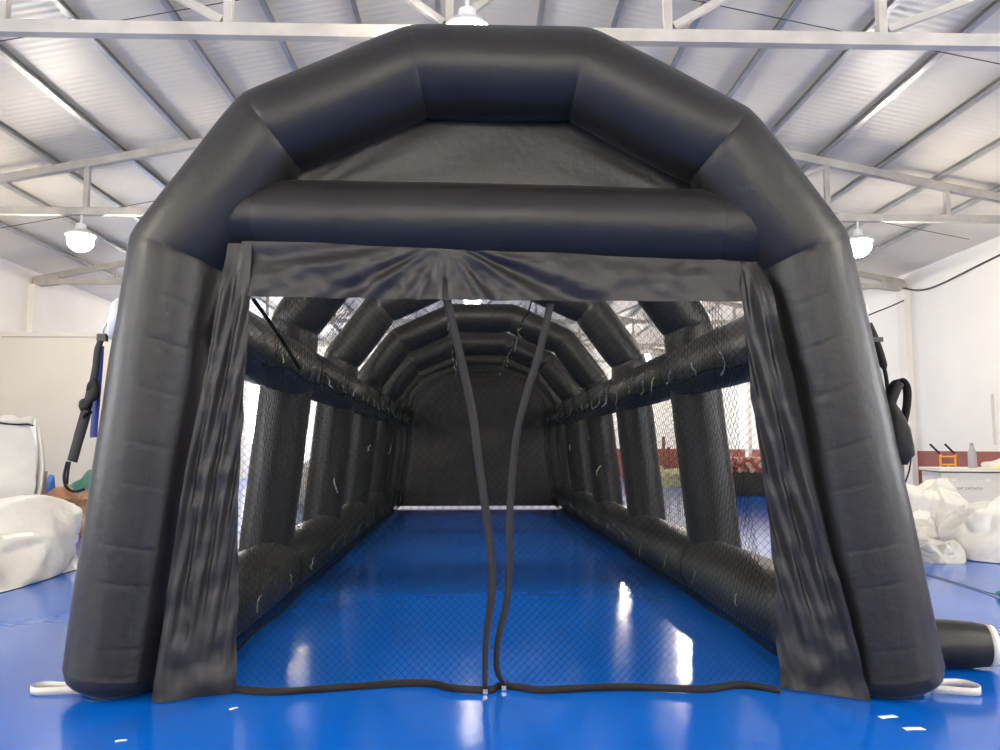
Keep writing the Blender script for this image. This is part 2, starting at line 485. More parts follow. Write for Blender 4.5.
# a for the front facing side: v = +y (a = pi/2); the camera sees a around 3pi/2; u = v x d
dn = []
for tt, aa in ((.12, 0.35), (.06, 0.3), (.255, 0.25), (.335, .3), (.47, .5), (.56, .4), (.68, .45), (.79, .4), (.89, .35)):
    dn.append((0, tt, 1.5 * PI + aa, .6, .0025))
    dn.append((6, 1 - tt, 1.5 * PI + aa, .6, .0025))
AF = tpart(inflated(front_nodes, .294, n=56, seam=.03, cap=(True, True), cap_h=.15, dents=dn, seed=1), 'arch', M['nylon'], sharp=28)
SN = [(-2.33, 0), (-2.05, 2.75), (-1.48, 3.54), (-.54, 3.985), (.54, 3.985), (1.48, 3.54), (2.05, 2.75), (2.33, 0)]
ZS = [1.0, .988, .964, .945, .93]
for i, y in enumerate(AY[1:]):
    c = cx(y)
    tpart(inflated([(x + c, y, z * ZS[i]) for x, z in SN], .258, n=36, rings=14, cap=(True, True), seed=5 + i), 'arch', M['nylon'], sharp=28)
# header air beam over the doorway
tpart(inflated([(-1.73, 5.045, 3.005), (-1.42, 5.03, 3.0), (1.56, 4.95, 2.93), (1.90, 4.945, 2.915)], .252, yvec=(0, 1, 0), n=44, rings=10, seam=.03, seed=20), 'header_beam', M['nylon'])
# base and side beams between the arches
for i in range(5):
    y0, y1 = AY[i], AY[i + 1]
    for s in (-1, 1):
        a = Vector((cx(y0) + s * 2.2, y0, .285)); b = Vector((cx(y1) + s * 2.2, y1, .285))
        tpart(inflated([a, b], .285 if i < 2 else .27, yvec=(0, 0, 1), n=28, rings=14, seam=.10, bulge=.05, seed=30 + i * 2 + s), 'base_beam', M['nylon'])
        a = Vector((cx(y0) + s * 1.99, y0 + (.1 if i == 0 else 0), 2.29)); b = Vector((cx(y1) + s * 1.99, y1, 2.27))
        tpart(inflated([a, b], .245, yvec=(0, 0, 1), n=28, rings=14, seam=.10, bulge=.05, seed=50 + i * 2 + s), 'side_beam', M['nylon'])
# gable cloth inside the top of the front arch
def gable_pt(u, v):
    # v 0 at the header, 1 at the top
    z = 3.06 + v * (.86)
    xl = interp([(2.7, -1.9), (3.555, -1.33), (3.99, -.36)], z); xr = interp([(2.7, 2.1), (3.475, 1.6), (3.99, .62)], z)
    x = xl + (xr - xl) * u
    e = 4 * u * (1 - u)
    y = 5.06 - .02 * e * math.sin(PI * v) + .012 * noise.noise(Vector((x * 2.2, z * 3, 3)))
    # tension folds running into the lower corners
    for px in (-1.25, 1.5):
        ang = math.atan2(z - 3.1, abs(x - px) + .02); rr = math.hypot(x - px, z - 3.1)
        y += .012 * math.sin(ang * 26) * math.exp(-rr / .5)
    return (x, y, z)
tpart(MB().sheet(gable_pt, 80, 30), 'gable_panel', M['flapcloth'])
# back cloth closing the far arch
def back_pt(u, v):
    z = .045 + v * 3.5
    hw = interp([(0, 2.28), (2.55, 2.02), (3.3, 1.46), (3.7, .5)], z)
    x = cx(19.4) + (u * 2 - 1) * hw
    return (x, 19.42 + .02 * noise.noise(Vector((x * 1.2, 0, z * 1.4))) + .01 * noise.noise(Vector((x * 5, 2, z * 5))), z)
tpart(MB().sheet(back_pt, 50, 50), 'back_panel', M['flapcloth'])

# doorway cloth: valance and two flaps
def val_pt(u, v):
    z0 = 2.80 - .03 * u; z1 = interp([(0, 2.447), (.5, 2.425), (1, 2.428)], u)
    z = z0 + (z1 - z0) * v
    x = -1.50 + u * (1.80 + 1.50)
    y = 4.86 - .015 * u
    dx, dz = x + .22, 2.80 - z
    ang = math.atan2(dx, dz + .03); rr = math.hypot(dx, dz)
    amp = .017 * min(1, rr / .25) * math.exp(-max(0, rr - .9) / .6)
    y += amp * (math.sin(ang * 17 + 1.1) + .6 * math.sin(ang * 29 + .4)) * min(1, v * 3)
    y += .02 * noise.noise(Vector((x * 3.2, z * 7, 1.5))) * min(1, v * 3) + .008 * noise.noise(Vector((x * 11, z * 15, 7))) * min(1, v * 4)
    return (x, y, z)
tpart(MB().sheet(val_pt, 150, 28), 'door_valance', M['flapcloth'])
FLo = [(.004, -1.91), (.6, -1.846), (1.36, -1.768), (1.844, -1.698), (2.45, -1.615), (2.8, -1.58)]
FLi = [(.008, -1.474), (1.17, -1.476), (1.794, -1.463), (2.458, -1.444), (2.8, -1.43)]
FRo = [(.0, 2.323), (.589, 2.185), (1.301, 2.03), (1.847, 1.925), (2.3, 1.845), (2.8, 1.80)]
FRi = [(.0, 1.89), (.6, 1.865), (1.168, 1.823), (1.796, 1.736), (2.422, 1.69), (2.8, 1.68)]
def flap_fn(O, I, s, ph):
    def fn(u, v):
        z = (2.775 if s < 0 else 2.74) * (1 - v) + .006
        xo, xi = interp(O, z), interp(I, z)
        low = max(0, 1 - z / .7)
        x = xo + (xi - xo) * u
        if u > .97: x += .012 * noise.noise(Vector((0, ph, z * 5)))
        yo = (4.745 + .04 * min(1, z / 1.2)) if s < 0 else 4.66
        yi = 4.84 + .1 * v
        y = yo + (yi - yo) * u ** .8
        wdt = abs(xi - xo)
        c = u * wdt
        tf = max(0, min(1, (2.72 - z) / .32)); tf = tf * tf * (3 - 2 * tf)      # at the top the flap lies flush with the valance
        y0_ = y; y = 4.845 + (y - 4.845) * tf; yb = y
        # long folds falling from the upper corner towards the foot
        y += .016 * math.sin(2 * PI * (c / .105 + z * (.55 if s < 0 else .8)) + ph) * (1 - .6 * low)
        y += .011 * math.sin(2 * PI * (c / .055 - z * .5) + 2 * ph) * (1 - low)
        y += .045 * low * noise.noise(Vector((x * 5, ph, z * 5))) + .016 * noise.noise(Vector((x * 9, ph + 4, z * 8)))
        y -= .03 * low * math.sin(PI * u)
        y = yb + (y - yb) * (.12 + .88 * tf)
        return (x, y, z)
    return fn
tpart(MB().sheet(flap_fn(FLo, FLi, -1, .7), 36, 90), 'door_flap', M['flapcloth'])
tpart(MB().sheet(flap_fn(FRo, FRi, 1, 2.1), 36, 90), 'door_flap', M['flapcloth'])

# net strands over a surface P(s, t)
def net_mb(P, S, T, cell, r, step):
    mb = MB()
    vs, fs = [], []
    b = 0
    pitch = cell * math.sqrt(2)
    for sgn in (1, -1):
        c = -T if sgn > 0 else 0.0
        end = S if sgn > 0 else S + T
        while c < end:
            # line s = c + sgn * t
            if sgn > 0: ta, tb = max(0, -c), min(T, S - c)
            else: ta, tb = max(0, c - S), min(T, c)
            if tb - ta > cell:
                m = max(1, int(round((tb - ta) * 1.414 / step)))
                prev = None
                for i in range(m + 1):
                    t = ta + (tb - ta) * i / m
                    p = P(c + sgn * t, t)
                    x, y, z = p
                    vs += [(x, y - r, z - r * .6), (x + r, y + r * .4, z + r * .5), (x - r, y + r * .4, z + r * .6)]
                    if prev is not None:
                        q = prev
                        e = b
                        fs += [(q, q + 1, e + 1, e), (q + 1, q + 2, e + 2, e + 1), (q + 2, q, e, e + 2)]
                    prev = b; b += 3
            c += pitch
    return mb.add(vs, fs)
def door_y(x, z): return 4.885 + .085 * (2.72 - z) / 2.7 + .018 * noise.noise(Vector((x * 1.3, 5, z * 1.1)))
def dnet(s, t):
    z = 2.72 - t; x = -1.62 + s
    return (x, door_y(x, z) + .012, z)
dn_ = tpart(net_mb(dnet, 3.56, 2.69, .036, .0012, .2), 'door_net', M['net'], smooth=False)
S1 = [(-.257, 2.719), (-.198, 2.43), (-.05, 1.795), (.014, 1.356), (.078, .889), (.091, .612), (.054, .306), (.048, .02)]
S2 = [(.464, 2.415), (.393, 2.114), (.298, 1.796), (.241, 1.544), (.203, 1.106), (.203, .796), (.184, .55), (.129, .305), (.123, .122), (.172, .03)]
for nm, sp, tw in (('a', S1, 0), ('b', S2, 1)):
    pts = lerp_pts([(x, door_y(x, z) - .012, z) for x, z in sp], 8)
    side = []
    for i, p in enumerate(pts):
        f = i / (len(pts) - 1)
        a = (1.15 * max(0, (f - .55) / .45) + .25 * math.sin(f * 9 + tw * 2)) * (1 if tw else .8)
        side.append((math.cos(a), -math.sin(a), 0))
    z_ = tpart(MB().ribbon(pts, .052 if not tw else .046, side, .004), 'zipper_strap', M['strap'], dn_)
    z_['label'] = 'grey-black zipper strap'
hem = [(-1.52, 4.95), (-1.251, 4.90), (-1.022, 4.93), (-.549, 5.03), (-.297, 5.03), (-.136, 4.92), (.078, 4.90), (.142, 4.98), (.295, 4.93), (.411, 4.88), (.88, 4.92), (1.362, 4.87), (1.647, 4.95), (1.85, 4.84)]
pts = lerp_pts([(x, y, .022 + .012 * noise.noise(Vector((x * 3, 1, 2)))) for x, y in hem], 6)
h_ = tpart(MB().ribbon(pts, .045, [(0, .35 + .3 * math.sin(i * .4), 1) for i in range(len(pts))], .008), 'hem_webbing', M['webbing'], dn_)
for x, y in ((.05, 4.885), (.165, 4.95)):
    tpart(MB().box((x - .014, y - .016, .004), (x + .014, y - .004, .03)), 'zipper_pull', M['chrome'], dn_, smooth=False)

# tie strap with blue webbing on the near leg
ptc = MB()
prof = [(0, 0), (.10, .0), (.105, .012), (.09, .022), (0, .024)]
vs, fs = [], []
n = 28
cpt, ax = Vector((-2.305, 4.93, 2.31)), Vector((-.95, -.30, .12)).normalized()
e1 = Vector((0, 0, 1)) - ax * ax.z; e1.normalize(); e2 = ax.cross(e1)
for rr, hh in ((.001, .03), (.05, .03), (.095, .024), (.118, .004), (.118, -.03)):
    for k in range(n):
        a = 2 * PI * k / n
        vs.append(cpt + ax * hh + e1 * math.cos(a) * rr * 1.15 + e2 * math.sin(a) * rr)
for i in range(4):
    for k in range(n): fs.append((i * n + k, i * n + (k + 1) % n, (i + 1) * n + (k + 1) % n, (i + 1) * n + k))
ptc.add(vs, fs)
ts = tpart(MB().ribbon(lerp_pts([(-2.372, 4.93, 2.20), (-2.40, 4.93, 2.12), (-2.415, 4.94, 1.98), (-2.435, 4.94, 1.86), (-2.462, 4.94, 1.71), (-2.50, 4.94, 1.545), (-2.53, 4.94, 1.41)], 6),
                       [.045] * 6 + [.05] * 6 + [.055] * 6 + [.07] * 6 + [.085] * 6 + [.08] * 7, (1, -.4, .2), .01), 'tie_strap', M['webbing'])
o = tpart(ptc, 'strap_patch', M['patch'], ts); o['label'] = 'round pale grey welded patch'
o = tpart(MB().ribbon(lerp_pts([(-2.405, 4.97, 2.14), (-2.412, 4.98, 1.98), (-2.418, 4.98, 1.80), (-2.43, 4.99, 1.62), (-2.43, 4.99, 1.56)], 5), .055, (1, -.3, 0), .004), 'blue_webbing', M['blueweb'], ts)
o['label'] = 'bright blue webbing'
tpart(MB().box((-2.40, 4.905, 2.165), (-2.345, 4.945, 2.21)), 'buckle', M['plastic'], ts, smooth=False)
tpart(MB().tube(lerp_pts([(-2.315, 4.88, 2.32), (-2.335, 4.88, 2.265), (-2.365, 4.91, 2.21), (-2.37, 4.91, 2.20)], 4), .006, 6), 'hook', M['chrome'], ts)
tpart(MB().tube(lerp_pts([(-2.435, 4.93, 1.89), (-2.40, 4.91, 1.86), (-2.425, 4.91, 1.80), (-2.465, 4.92, 1.75), (-2.44, 4.92, 1.70)], 5), [.05 + .012 * math.sin(i) for i in range(21)], 8, rb=.5), 'strap_knot', M['webbing'], ts)
tpart(MB().tube(lerp_pts([(-2.555, 4.93, 1.41), (-2.57, 4.93, 1.32), (-2.555, 4.93, 1.255), (-2.51, 4.94, 1.225), (-2.45, 4.95, 1.24)], 6), .009, 6), 'strap_tail', M['webbing'], ts)
tpart(MB().tube(lerp_pts([(-2.535, 4.92, 1.41), (-2.543, 4.92, 1.34), (-2.55, 4.93, 1.27)], 6), .008, 6), 'strap_tail', M['webbing'], ts)

# black strap with a bunched loop on the other leg
_tp = tpart
def tpart(mb, *a, **k):
    mb.v = [(p[0] - .035, p[1] + .07, p[2]) for p in mb.v]
    return _tp(mb, *a, **k)
ts = tpart(MB().ribbon(lerp_pts([(2.545, 4.80, 2.29), (2.58, 4.79, 2.19), (2.61, 4.78, 2.08), (2.635, 4.78, 1.95), (2.645, 4.78, 1.82)], 6), [.05] * 8 + [.045] * 8 + [.025] * 9, (1, -.5, 0), .008), 'tie_strap', M['webbing'])
tpart(MB().box((2.555, 4.77, 2.17), (2.625, 4.80, 2.20)), 'buckle', M['plastic'], ts, smooth=False)
tpart(MB().tube(lerp_pts([(2.535, 4.80, 2.42), (2.545, 4.80, 2.34), (2.56, 4.80, 2.22)], 4), .005, 6), 'hook_wire', M['chrome'], ts)
tpart(MB().ribbon(lerp_pts([(2.64, 4.76, 1.80), (2.665, 4.75, 1.895), (2.71, 4.75, 1.925), (2.755, 4.76, 1.875), (2.75, 4.76, 1.76), (2.715, 4.76, 1.62)], 6), .055, (0.5, -1, .2), .008), 'strap_loop', M['webbing'], ts)
tpart(MB().tube(lerp_pts([(2.70, 4.75, 1.90), (2.665, 4.74, 1.84), (2.64, 4.74, 1.78), (2.63, 4.75, 1.70)], 5), .032, 8), 'strap_knot', M['webbing'], ts)
bun = []
rb_ = []
for i in range(15):
    f = i / 14
    bun.append((2.625 + .045 * f + .02 * math.sin(f * 3), 4.76, 1.82 - .43 * f)); rb_.append(.03 + .085 * math.sin(min(1, f * 1.25) * PI / 2) * (1 if f < .85 else (1 - (f - .85) / .25)))
mb = MB().tube(bun, rb_, 16, rb=.8)
mb.v = [(x + .012 * noise.noise(Vector((x * 30, y * 30, z * 14))), y + .02 * noise.noise(Vector((x * 26, z * 12, 3))), z) for x, y, z in mb.v]
mb.v = [(x, y, z) for x, y, z in mb.v]
tpart(mb, 'strap_bunch', M['webbing'], ts)
tpart(MB().tube(lerp_pts([(2.725, 4.76, 1.62), (2.76, 4.78, 1.55), (2.785, 4.8, 1.46), (2.77, 4.8, 1.36), (2.74, 4.8, 1.28)], 6), .005, 6), 'strap_tail', M['webbing'], ts)

tpart = _tp
# white anchor loops at the feet
def anchor(pts, m='whiteweb'):
    p = lerp_pts(pts, 6)
    o = tpart(MB().ribbon(p, .045, (0, 0, 1), .004), 'anchor_loop', M[m]); o['label'] = 'white webbing loop'
anchor([(-2.40, 4.96, .026), (-2.55, 4.94, .026), (-2.67, 4.93, .026), (-2.73, 4.98, .026), (-2.69, 5.05, .026), (-2.57, 5.04, .026), (-2.40, 5.03, .026)])
anchor([(2.78, 4.84, .026), (2.92, 4.78, .026), (3.03, 4.76, .026), (3.08, 4.83, .026), (3.05, 4.93, .026), (2.95, 4.95, .026), (2.78, 4.92, .026)])

# air inlet sleeve lying on the floor behind the foot
A, B = Vector((2.45, 5.55, .165)), Vector((3.46, 5.33, .155))
sl = MB()
pts = [A.lerp(B, t) for t in (0, .2, .4, .6, .75, .85, .92, .97, 1)]
sl.tube(pts, [.165, .165, .163, .163, .16, .156, .150, .142, .138], 28)
sl.v = [(x + .006 * noise.noise(Vector((x * 7, y * 7, z * 7))), y, max(.003, z + .006 * noise.noise(Vector((z * 7, x * 7, y * 7))))) for x, y, z in sl.v]
so = tpart(sl, 'air_inlet_sleeve', M['nylon'], None, True, 50)
cf = MB().tube([B + (B - A) * .001, B.lerp(A, -.045), B.lerp(A, -.05)], [.140, .135, .11], 28)
cf = tpart(cf, 'sleeve_cuff', M['whiteweb'], so); cf['label'] = 'pale cuff at the open end'

# ------------------------------------------------------------------ net liner tied inside the tent
SEC = [(-1.84, .10), (-1.80, .55), (-1.66, 1.4), (-1.66, 2.12), (-1.50, 2.75), (-1.08, 3.18), (-.52, 3.42), (0, 3.36), (.52, 3.42), (1.08, 3.18), (1.50, 2.75), (1.66, 2.12), (1.66, 1.4), (1.80, .55), (1.84, .10)]
SL_ = [0]
for a, b in zip(SEC, SEC[1:]): SL_.append(SL_[-1] + math.hypot(b[0] - a[0], b[1] - a[1]))
def sec(s):
    for i in range(len(SEC) - 1):
        if s <= SL_[i + 1] or i == len(SEC) - 2:
            f = (s - SL_[i]) / (SL_[i + 1] - SL_[i])
            return SEC[i][0] + (SEC[i + 1][0] - SEC[i][0]) * f, SEC[i][1] + (SEC[i + 1][1] - SEC[i][1]) * f
NY0, NY1 = 5.35, 19.2
def liner(s, t):
    x, z = sec(max(0, min(s, SL_[-1])))
    y = NY0 + t
    sag = .05 * math.sin(y * 2.05) ** 2
    k = 1 - sag * (.5 if z > 2.2 else .25)
    if z > 2.6: z -= (z - 2.6) * .16 * max(0, min(1, (y - 11) / 3))
    return (cx(y) + x * k + .02 * noise.noise(Vector((s, y * .8, 0))), y, max(.03, z - sag * (z > 2.6)))
netting = empty('cage_netting', (.1, NY0, 0))
tag(netting, 'black knotted netting lining the inside of the tent, tied on with pale cords', 'netting')
def npart(mb, name, m, smooth=True):
    mb.v = [(p[0] - .1, p[1] - NY0, p[2]) for p in mb.v]
    return mb.build(name, m, netting, smooth)
npart(net_mb(liner, SL_[-1], NY1 - NY0, .055, .0016, .4), 'net', M['net'], False)
# border ropes along the edges of the net
def run(x, z, r, name, dz=.05):
    pts = []
    for i in range(60):
        y = NY0 + (NY1 - NY0) * i / 59
        pts.append((cx(y) + x, y, max(r, z - dz * math.sin(y * 2.05) ** 2)))
    npart(MB().tube(pts, r, 6), name, M['net'])
for x, z, dz in ((-1.84, .12, .02), (1.84, .12, .02), (-1.66, 2.12, .05), (1.66, 2.12, .05), (-.52, 3.28, .06), (.52, 3.28, .06)):
    run(x, z, .011, 'border_rope', dz)
npart(MB().tube(lerp_pts([(-1.56, 5.36, 2.52), (-1.49, 5.8, 2.33), (-1.46, 6.35, 2.14)], 6), .014, 6), 'border_rope', M['net'])
# cords that tie the net to the beams
random.seed(11)
tie_src = []
for v in range(4):
    L = .06 + .035 * v
    pts = [(0, 0, .05), (.015, -.012, .02), (-.01 + .01 * v, -.015, -.02), (.02, -.01, -.02 - L * .5), (-.012 * v, -.004, -.02 - L)]
    tie_src.append(MB().tube(lerp_pts(pts, 4), .0075, 5))
tie_mesh = []
for v in range(4):
    o = tie_src[v].build('tie_cord', M['tie'] if v % 2 == 0 else M['tiew'], netting, True)
    o['label'] = 'pale green tie cord' if v % 2 == 0 else 'off-white tie cord'
    tie_mesh.append(o)
spots = []
for s in (-1, 1):
    y = 6.05
    while y < 18.9:
        spots.append((s * 1.82, y, .34)); y += random.uniform(.8, 1.25)
    y = 5.7
    while y < 18.9:
        spots.append((s * 1.63, y, 2.17)); y += random.uniform(.5, .85)
    y = 11.2
    while y < 18.9:
        spots.append((s * .53, y, 3.28)); y += random.uniform(.5, .9)
for x, y, z in ((-1.60, 8.0, 1.15), (1.62, 11.0, 1.2), (-1.64, 14.0, 1.5), (-1.64, 11.0, 1.5), (1.6, 14.0, 1.5)):
    spots.append((x, y, z))
for i, (x, y, z) in enumerate(spots[:96]):
    v = random.choice((0, 1, 1, 2, 3))
    o = tie_mesh[v] if i < 4 and False else tie_mesh[v].copy()
    if o.name not in COL.objects: COL.objects.link(o)
    o.parent = netting
    o.location = (cx(y) + x - .1, y - NY0, z)
    o.scale = (.8, .8, .75); o.rotation_euler = (random.uniform(-.3, .3), random.uniform(-.5, .5), random.uniform(0, 6.28))
for o in tie_mesh: bpy.data.objects.remove(o)

# ------------------------------------------------------------------ crumpled tarpaulins
def ico(sub):
    import bmesh
    bm = bmesh.new(); bmesh.ops.create_icosphere(bm, subdivisions=sub, radius=1)
    v = np.array([p.co[:] for p in bm.verts]); f = [tuple(x.index for x in q.verts) for q in bm.faces]
    bm.free(); return v, f
ICO = ico(6)
EDG = np.array(sorted({(min(a, b), max(a, b)) for q in ICO[1] for a, b in zip(q, q[1:] + q[:1])}))
DEG = np.bincount(EDG.ravel())
def crumple(rx, ry, h, seed, lobes=5, planes=9, folds=.07, freq=1.2, spread=.40, wob=.07, square=0.0):
    """a stiff sheet heaped up: the outline of several overlapping faceted lumps with pinched folds; base flat on z = 0"""
    rng = np.random.RandomState(seed)
    v, f = ICO
    up = v[:, 2] > -.45
    r = np.zeros(len(v))
    wv = np.array([[noise.noise(Vector(p) * 2.3 + Vector((seed, 3, 1))), noise.noise(Vector(p) * 2.3 + Vector((1, seed, 7))), noise.noise(Vector(p) * 2.3 + Vector((5, 2, seed)))] for p in v]) * wob
    d = v + wv; d /= np.linalg.norm(d, axis=1)[:, None]
    for k in range(lobes):
        n = rng.normal(size=(planes, 3)); n[:, 2] = np.abs(n[:, 2]) * .8; n /= np.linalg.norm(n, axis=1)[:, None]
        a = 2 * PI * (k + rng.uniform(-.3, .3)) / lobes
        c = np.array((math.cos(a), math.sin(a), rng.uniform(-.1, .5))) * spread * rng.uniform(.6, 1.1)
        dk = rng.uniform(.42, .66, planes)
        q = d @ n.T
        num = np.maximum(dk + n @ c, .05)
        t = np.where(q > .06, num[None, :] / np.maximum(q, .06), 9).min(1)
        r = np.maximum(r, np.minimum(t, 1.1))
    off = Vector(rng.uniform(-50, 50, 3))
    out = np.empty_like(v)
    for i in range(len(v)):
        e = Vector(d[i])
        a = noise.noise(e * freq + off); b_ = noise.noise(e * freq * 2.6 + off * 1.7)
        kk = 1 - folds * math.exp(-abs(a) / .04) - folds * .35 * math.exp(-abs(b_) / .05) + .05 * noise.noise(e * 1.3 + off * .4)
        out[i] = v[i] * (r[i] * kk)
    for _ in range(1):
        acc = np.zeros_like(out); np.add.at(acc, EDG[:, 0], out[EDG[:, 1]]); np.add.at(acc, EDG[:, 1], out[EDG[:, 0]])
        out = out * .4 + .6 * acc / DEG[:, None]
    x, y, z = out[:, 0].copy(), out[:, 1].copy(), out[:, 2]
    cut = -.16
    z3 = np.where(z < cut, cut + (z - cut) * .01, z)
    # what would lie under the floor is tucked beneath the heap
    tk = np.clip((cut - z) / .5, 0, 1)
    P = np.stack([x * (1 - .0 * tk), y * (1 - .0 * tk), z3], -1)
    if square:
        rr = np.hypot(P[:, 0], P[:, 1]) + 1e-9
        m_ = np.maximum(np.abs(P[:, 0]), np.abs(P[:, 1])) + 1e-9
        P[:, :2] *= (1 + square * (rr / m_ - 1))[:, None]
    P[:, 0] *= rx / np.abs(P[:, 0]).max(); P[:, 1] *= ry / np.abs(P[:, 1]).max()
    P[:, 2] -= P[:, 2].min(); P[:, 2] *= h / P[:, 2].max()
    return P.tolist(), f
def tarp(name, loc, m, label, cat, rx, ry, h, seed, group=None, rz=0, **kw):
    vs, fs = crumple(rx, ry, h, seed, **kw)
    o = MB().add(vs, fs).build(name, m, None, True, loc=loc, sharp=38)
    o.rotation_euler = (0, 0, rz)
    return tag(o, label, cat, group)

G1 = 'white tarpaulins heaped on the floor'
tarp('tarpaulin', (-6.12, 9.0, 0), M['tarp'], 'crumpled white tarpaulin heap on the blue floor in front of the tall white bundle', 'tarpaulin', 1.26, 1.62, 1.06, 3, G1, square=.8)
# tall wrapped bundle
def bundle_fn():
    mb = MB(); n = 22
    L, W, Hh = 1.05, .78, 1.86
    def face(f):
        mb.sheet(f, n, n)
    def wr(p):
        x, y, z = p
        q = Vector((x * 1.6, y * 1.6, z * 1.6))
        bul = .07 * math.sin(PI * max(0, min(1, z / Hh)))
        x *= 1 + bul; y *= 1 + bul
        d = .05 * noise.noise(q) + .03 * abs(noise.noise(q * 2.7))
        top = max(0, (z - Hh + .2) / .2)
        return (x + d + .04 * noise.noise(Vector((z * 3, x, y))), y - d, z + d * top + .06 * top * abs(x / L))
    face(lambda u, v: wr((-L + 2 * L * u, -W, Hh * v)))
    face(lambda u, v: wr((L, -W + 2 * W * u, Hh * v)))
    face(lambda u, v: wr((L - 2 * L * u, W, Hh * v)))
    face(lambda u, v: wr((-L, W - 2 * W * u, Hh * v)))
    face(lambda u, v: wr((-L + 2 * L * u, -W + 2 * W * v, Hh)))
    return mb
bd = empty('wrapped_bundle', (-7.78, 11.66, 0), math.radians(29))
tag(bd, 'tall white tarpaulin bundle like a boxy sack, laced with black cord along its top', 'bundle')
o = bundle_fn().build('wrapping', M['tarp'], bd, True, sharp=50)
lip = []
for i in range(25):
    f = i / 24
    lip.append((-1.05 + 2.12 * f, -.81, 1.89 + .035 * math.sin(f * 17) + .05 * (f > .93) - .03 * f))
MB().ribbon(lip, [.10 + .04 * math.sin(i * 1.9) for i in range(25)], (0, .25, 1), .02).build('folded_lip', M['tarp'], bd, True)
MB().tube([(x, y - .02, z - .06 + .012 * math.sin(x * 23)) for x, y, z in lip], .011, 6).build('lacing_cord', M['plastic'], bd, True)
MB().ribbon([(1.12, -.70, 1.80), (1.17, -.73, 1.5), (1.19, -.74, 1.2), (1.17, -.73, .9), (1.12, -.71, .55), (1.10, -.71, .05)], [.05, .10, .15, .16, .12, .06], (.5, -.9, 0), .03).build('side_seam', M['tarp'], bd, True)


tarp('cloth_heap', (-6.95, 13.8, 0), M['orange'], 'tan and dark brown cloth heap on the floor behind the white tarpaulins', 'cloth', .75, .42, .86, 7, None)
tarp('tarpaulin', (-7.5, 15.5, 0), M['teal'], 'teal green tarpaulin heap in front of the cream partition', 'tarpaulin', .72, .5, 1.07, 9, None)
tarp('tarpaulin', (-7.78, 14.58, 0), M['bluetarp'], 'small bright blue tarpaulin beside the teal one', 'tarpaulin', .30, .28, 1.0, 12, None)
cb = MB().box((-.02, -.3, 0), (.02, .3, 1.1)).build('cardboard_sheet', M['card'], None, loc=(-7.42, 13.25, .0))
cb.rotation_euler = (0, 0, 1.2)
tag(cb, 'brown cardboard sheet standing beside the tall white bundle', 'cardboard')
# heap on the far side of the tent
tarp('tarpaulin', (6.62, 11.85, 0), M['tarp'], 'white tarpaulin with a dark open fold, between the tent leg and the biggest white lump', 'tarpaulin', .48, .42, .62, 21, G1)
tarp('tarpaulin', (7.46, 10.62, 0), M['tarp'], 'biggest crumpled white tarpaulin lump, in front of the cream cabinet', 'tarpaulin', 1.02, .88, .88, 24, G1)
tarp('tarpaulin', (6.1, 10.35, 0), M['tarpg'], 'low round pale grey fold of tarpaulin on the bare blue floor', 'tarpaulin', .36, .40, .27, 27, G1)
tarp('tarpaulin', (7.6, 13.05, 0), M['tarp'], 'white tarpaulin folds stacked up just in front of the red wall band', 'tarpaulin', .9, .62, .98, 29, G1)
tarp('tarpaulin', (-4.55, 21.3, 0), M['tarpg'], 'grey-white tarpaulin heap glimpsed between two tent legs on the partition side', 'tarpaulin', 1.5, .85, 1.36, 35, G1)
tarp('tarpaulin', (7.35, 29.8, 0), M['olive'], 'olive tan bundled sheet seen between two tent legs', 'tarpaulin', 1.2, .75, .82, 38, None)

# cream cabinet
cr = empty('metal_cabinet', (9.60, 14.9, 0), math.radians(-14))
tag(cr, 'cream metal equipment cabinet with slots in its side, behind the white tarpaulins', 'cabinet')
mb = MB().box((-.72, -.55, .06), (.08, .6, 1.04)); 
mb.build('housing', M['crate'], cr)
MB().box((.08, -.555, .06), (1.5, .6, 1.04)).build('side_housing', M['crate'], cr)
MB().box((-.76, -.60, 1.04), (1.54, .64, 1.10)).build('lid', M['crate'], cr)
MB().box((-.73, -.57, 1.018), (1.51, .61, 1.04)).build('lid_seal', M['wire'], cr)
MB().box((-.68, -.5, 0), (1.45, .55, .06)).build('plinth', M['grey'], cr)
for i in range(6):
    x = .34 + .17 * i
    MB().box((x, -.566, .35), (x + .06, -.552, .80)).build('vent_slot', M['crateslot'], cr)
# the small line of worn lettering on its front, three illegible words
mb = MB(); x = -.56
for wl in (2, 3, 8):
    for k in range(wl):
        mb.box((x, -.556, .70), (x + .010, -.548, .75))
        mb.box((x, -.556, .70 + .02 * ((k * 7) % 3)), (x + .030, -.548, .71 + .02 * ((k * 7) % 3)))
        x += .038
    x += .03
mb.build('lettering', M['ink'], cr)
for x in (-.55, .02):
    MB().box((x, -.558, .86), (x + .10, -.548, .91)).build('maker_plate', M['paper'], cr)

# things on the cabinet
def on_cab(x, y, z=1.10):
    c, s = math.cos(math.radians(-14)), math.sin(math.radians(-14))
    return (9.60 + x * c - y * s, 14.9 + x * s + y * c, z)
o = empty('spray_gun_cup', on_cab(-.05, -.2)); o.name = 'grey_bottle'
tag(o, 'slim grey bottle standing on the cream cabinet', 'bottle')
MB().lathe([(.075, 0), (.08, .02), (.075, .28), (.05, .36), (.03, .42)], n=16).build('bottle_body', M['grey'], o, True, sharp=40)
MB().lathe([(.033, .42), (.033, .47), (.02, .48)], n=14).build('cap', M['grey'], o, True, sharp=40)
tarp('cloth_heap', on_cab(.6, .1), M['tarp'], 'white cloth heaped on the cream cabinet top beside the grey bottle', 'cloth', .42, .3, .2, 41)
tarp('rag', on_cab(.35, -.38), M['yellow'], 'small yellow rag on the cream cabinet front edge', 'rag', .1, .08, .09, 43)

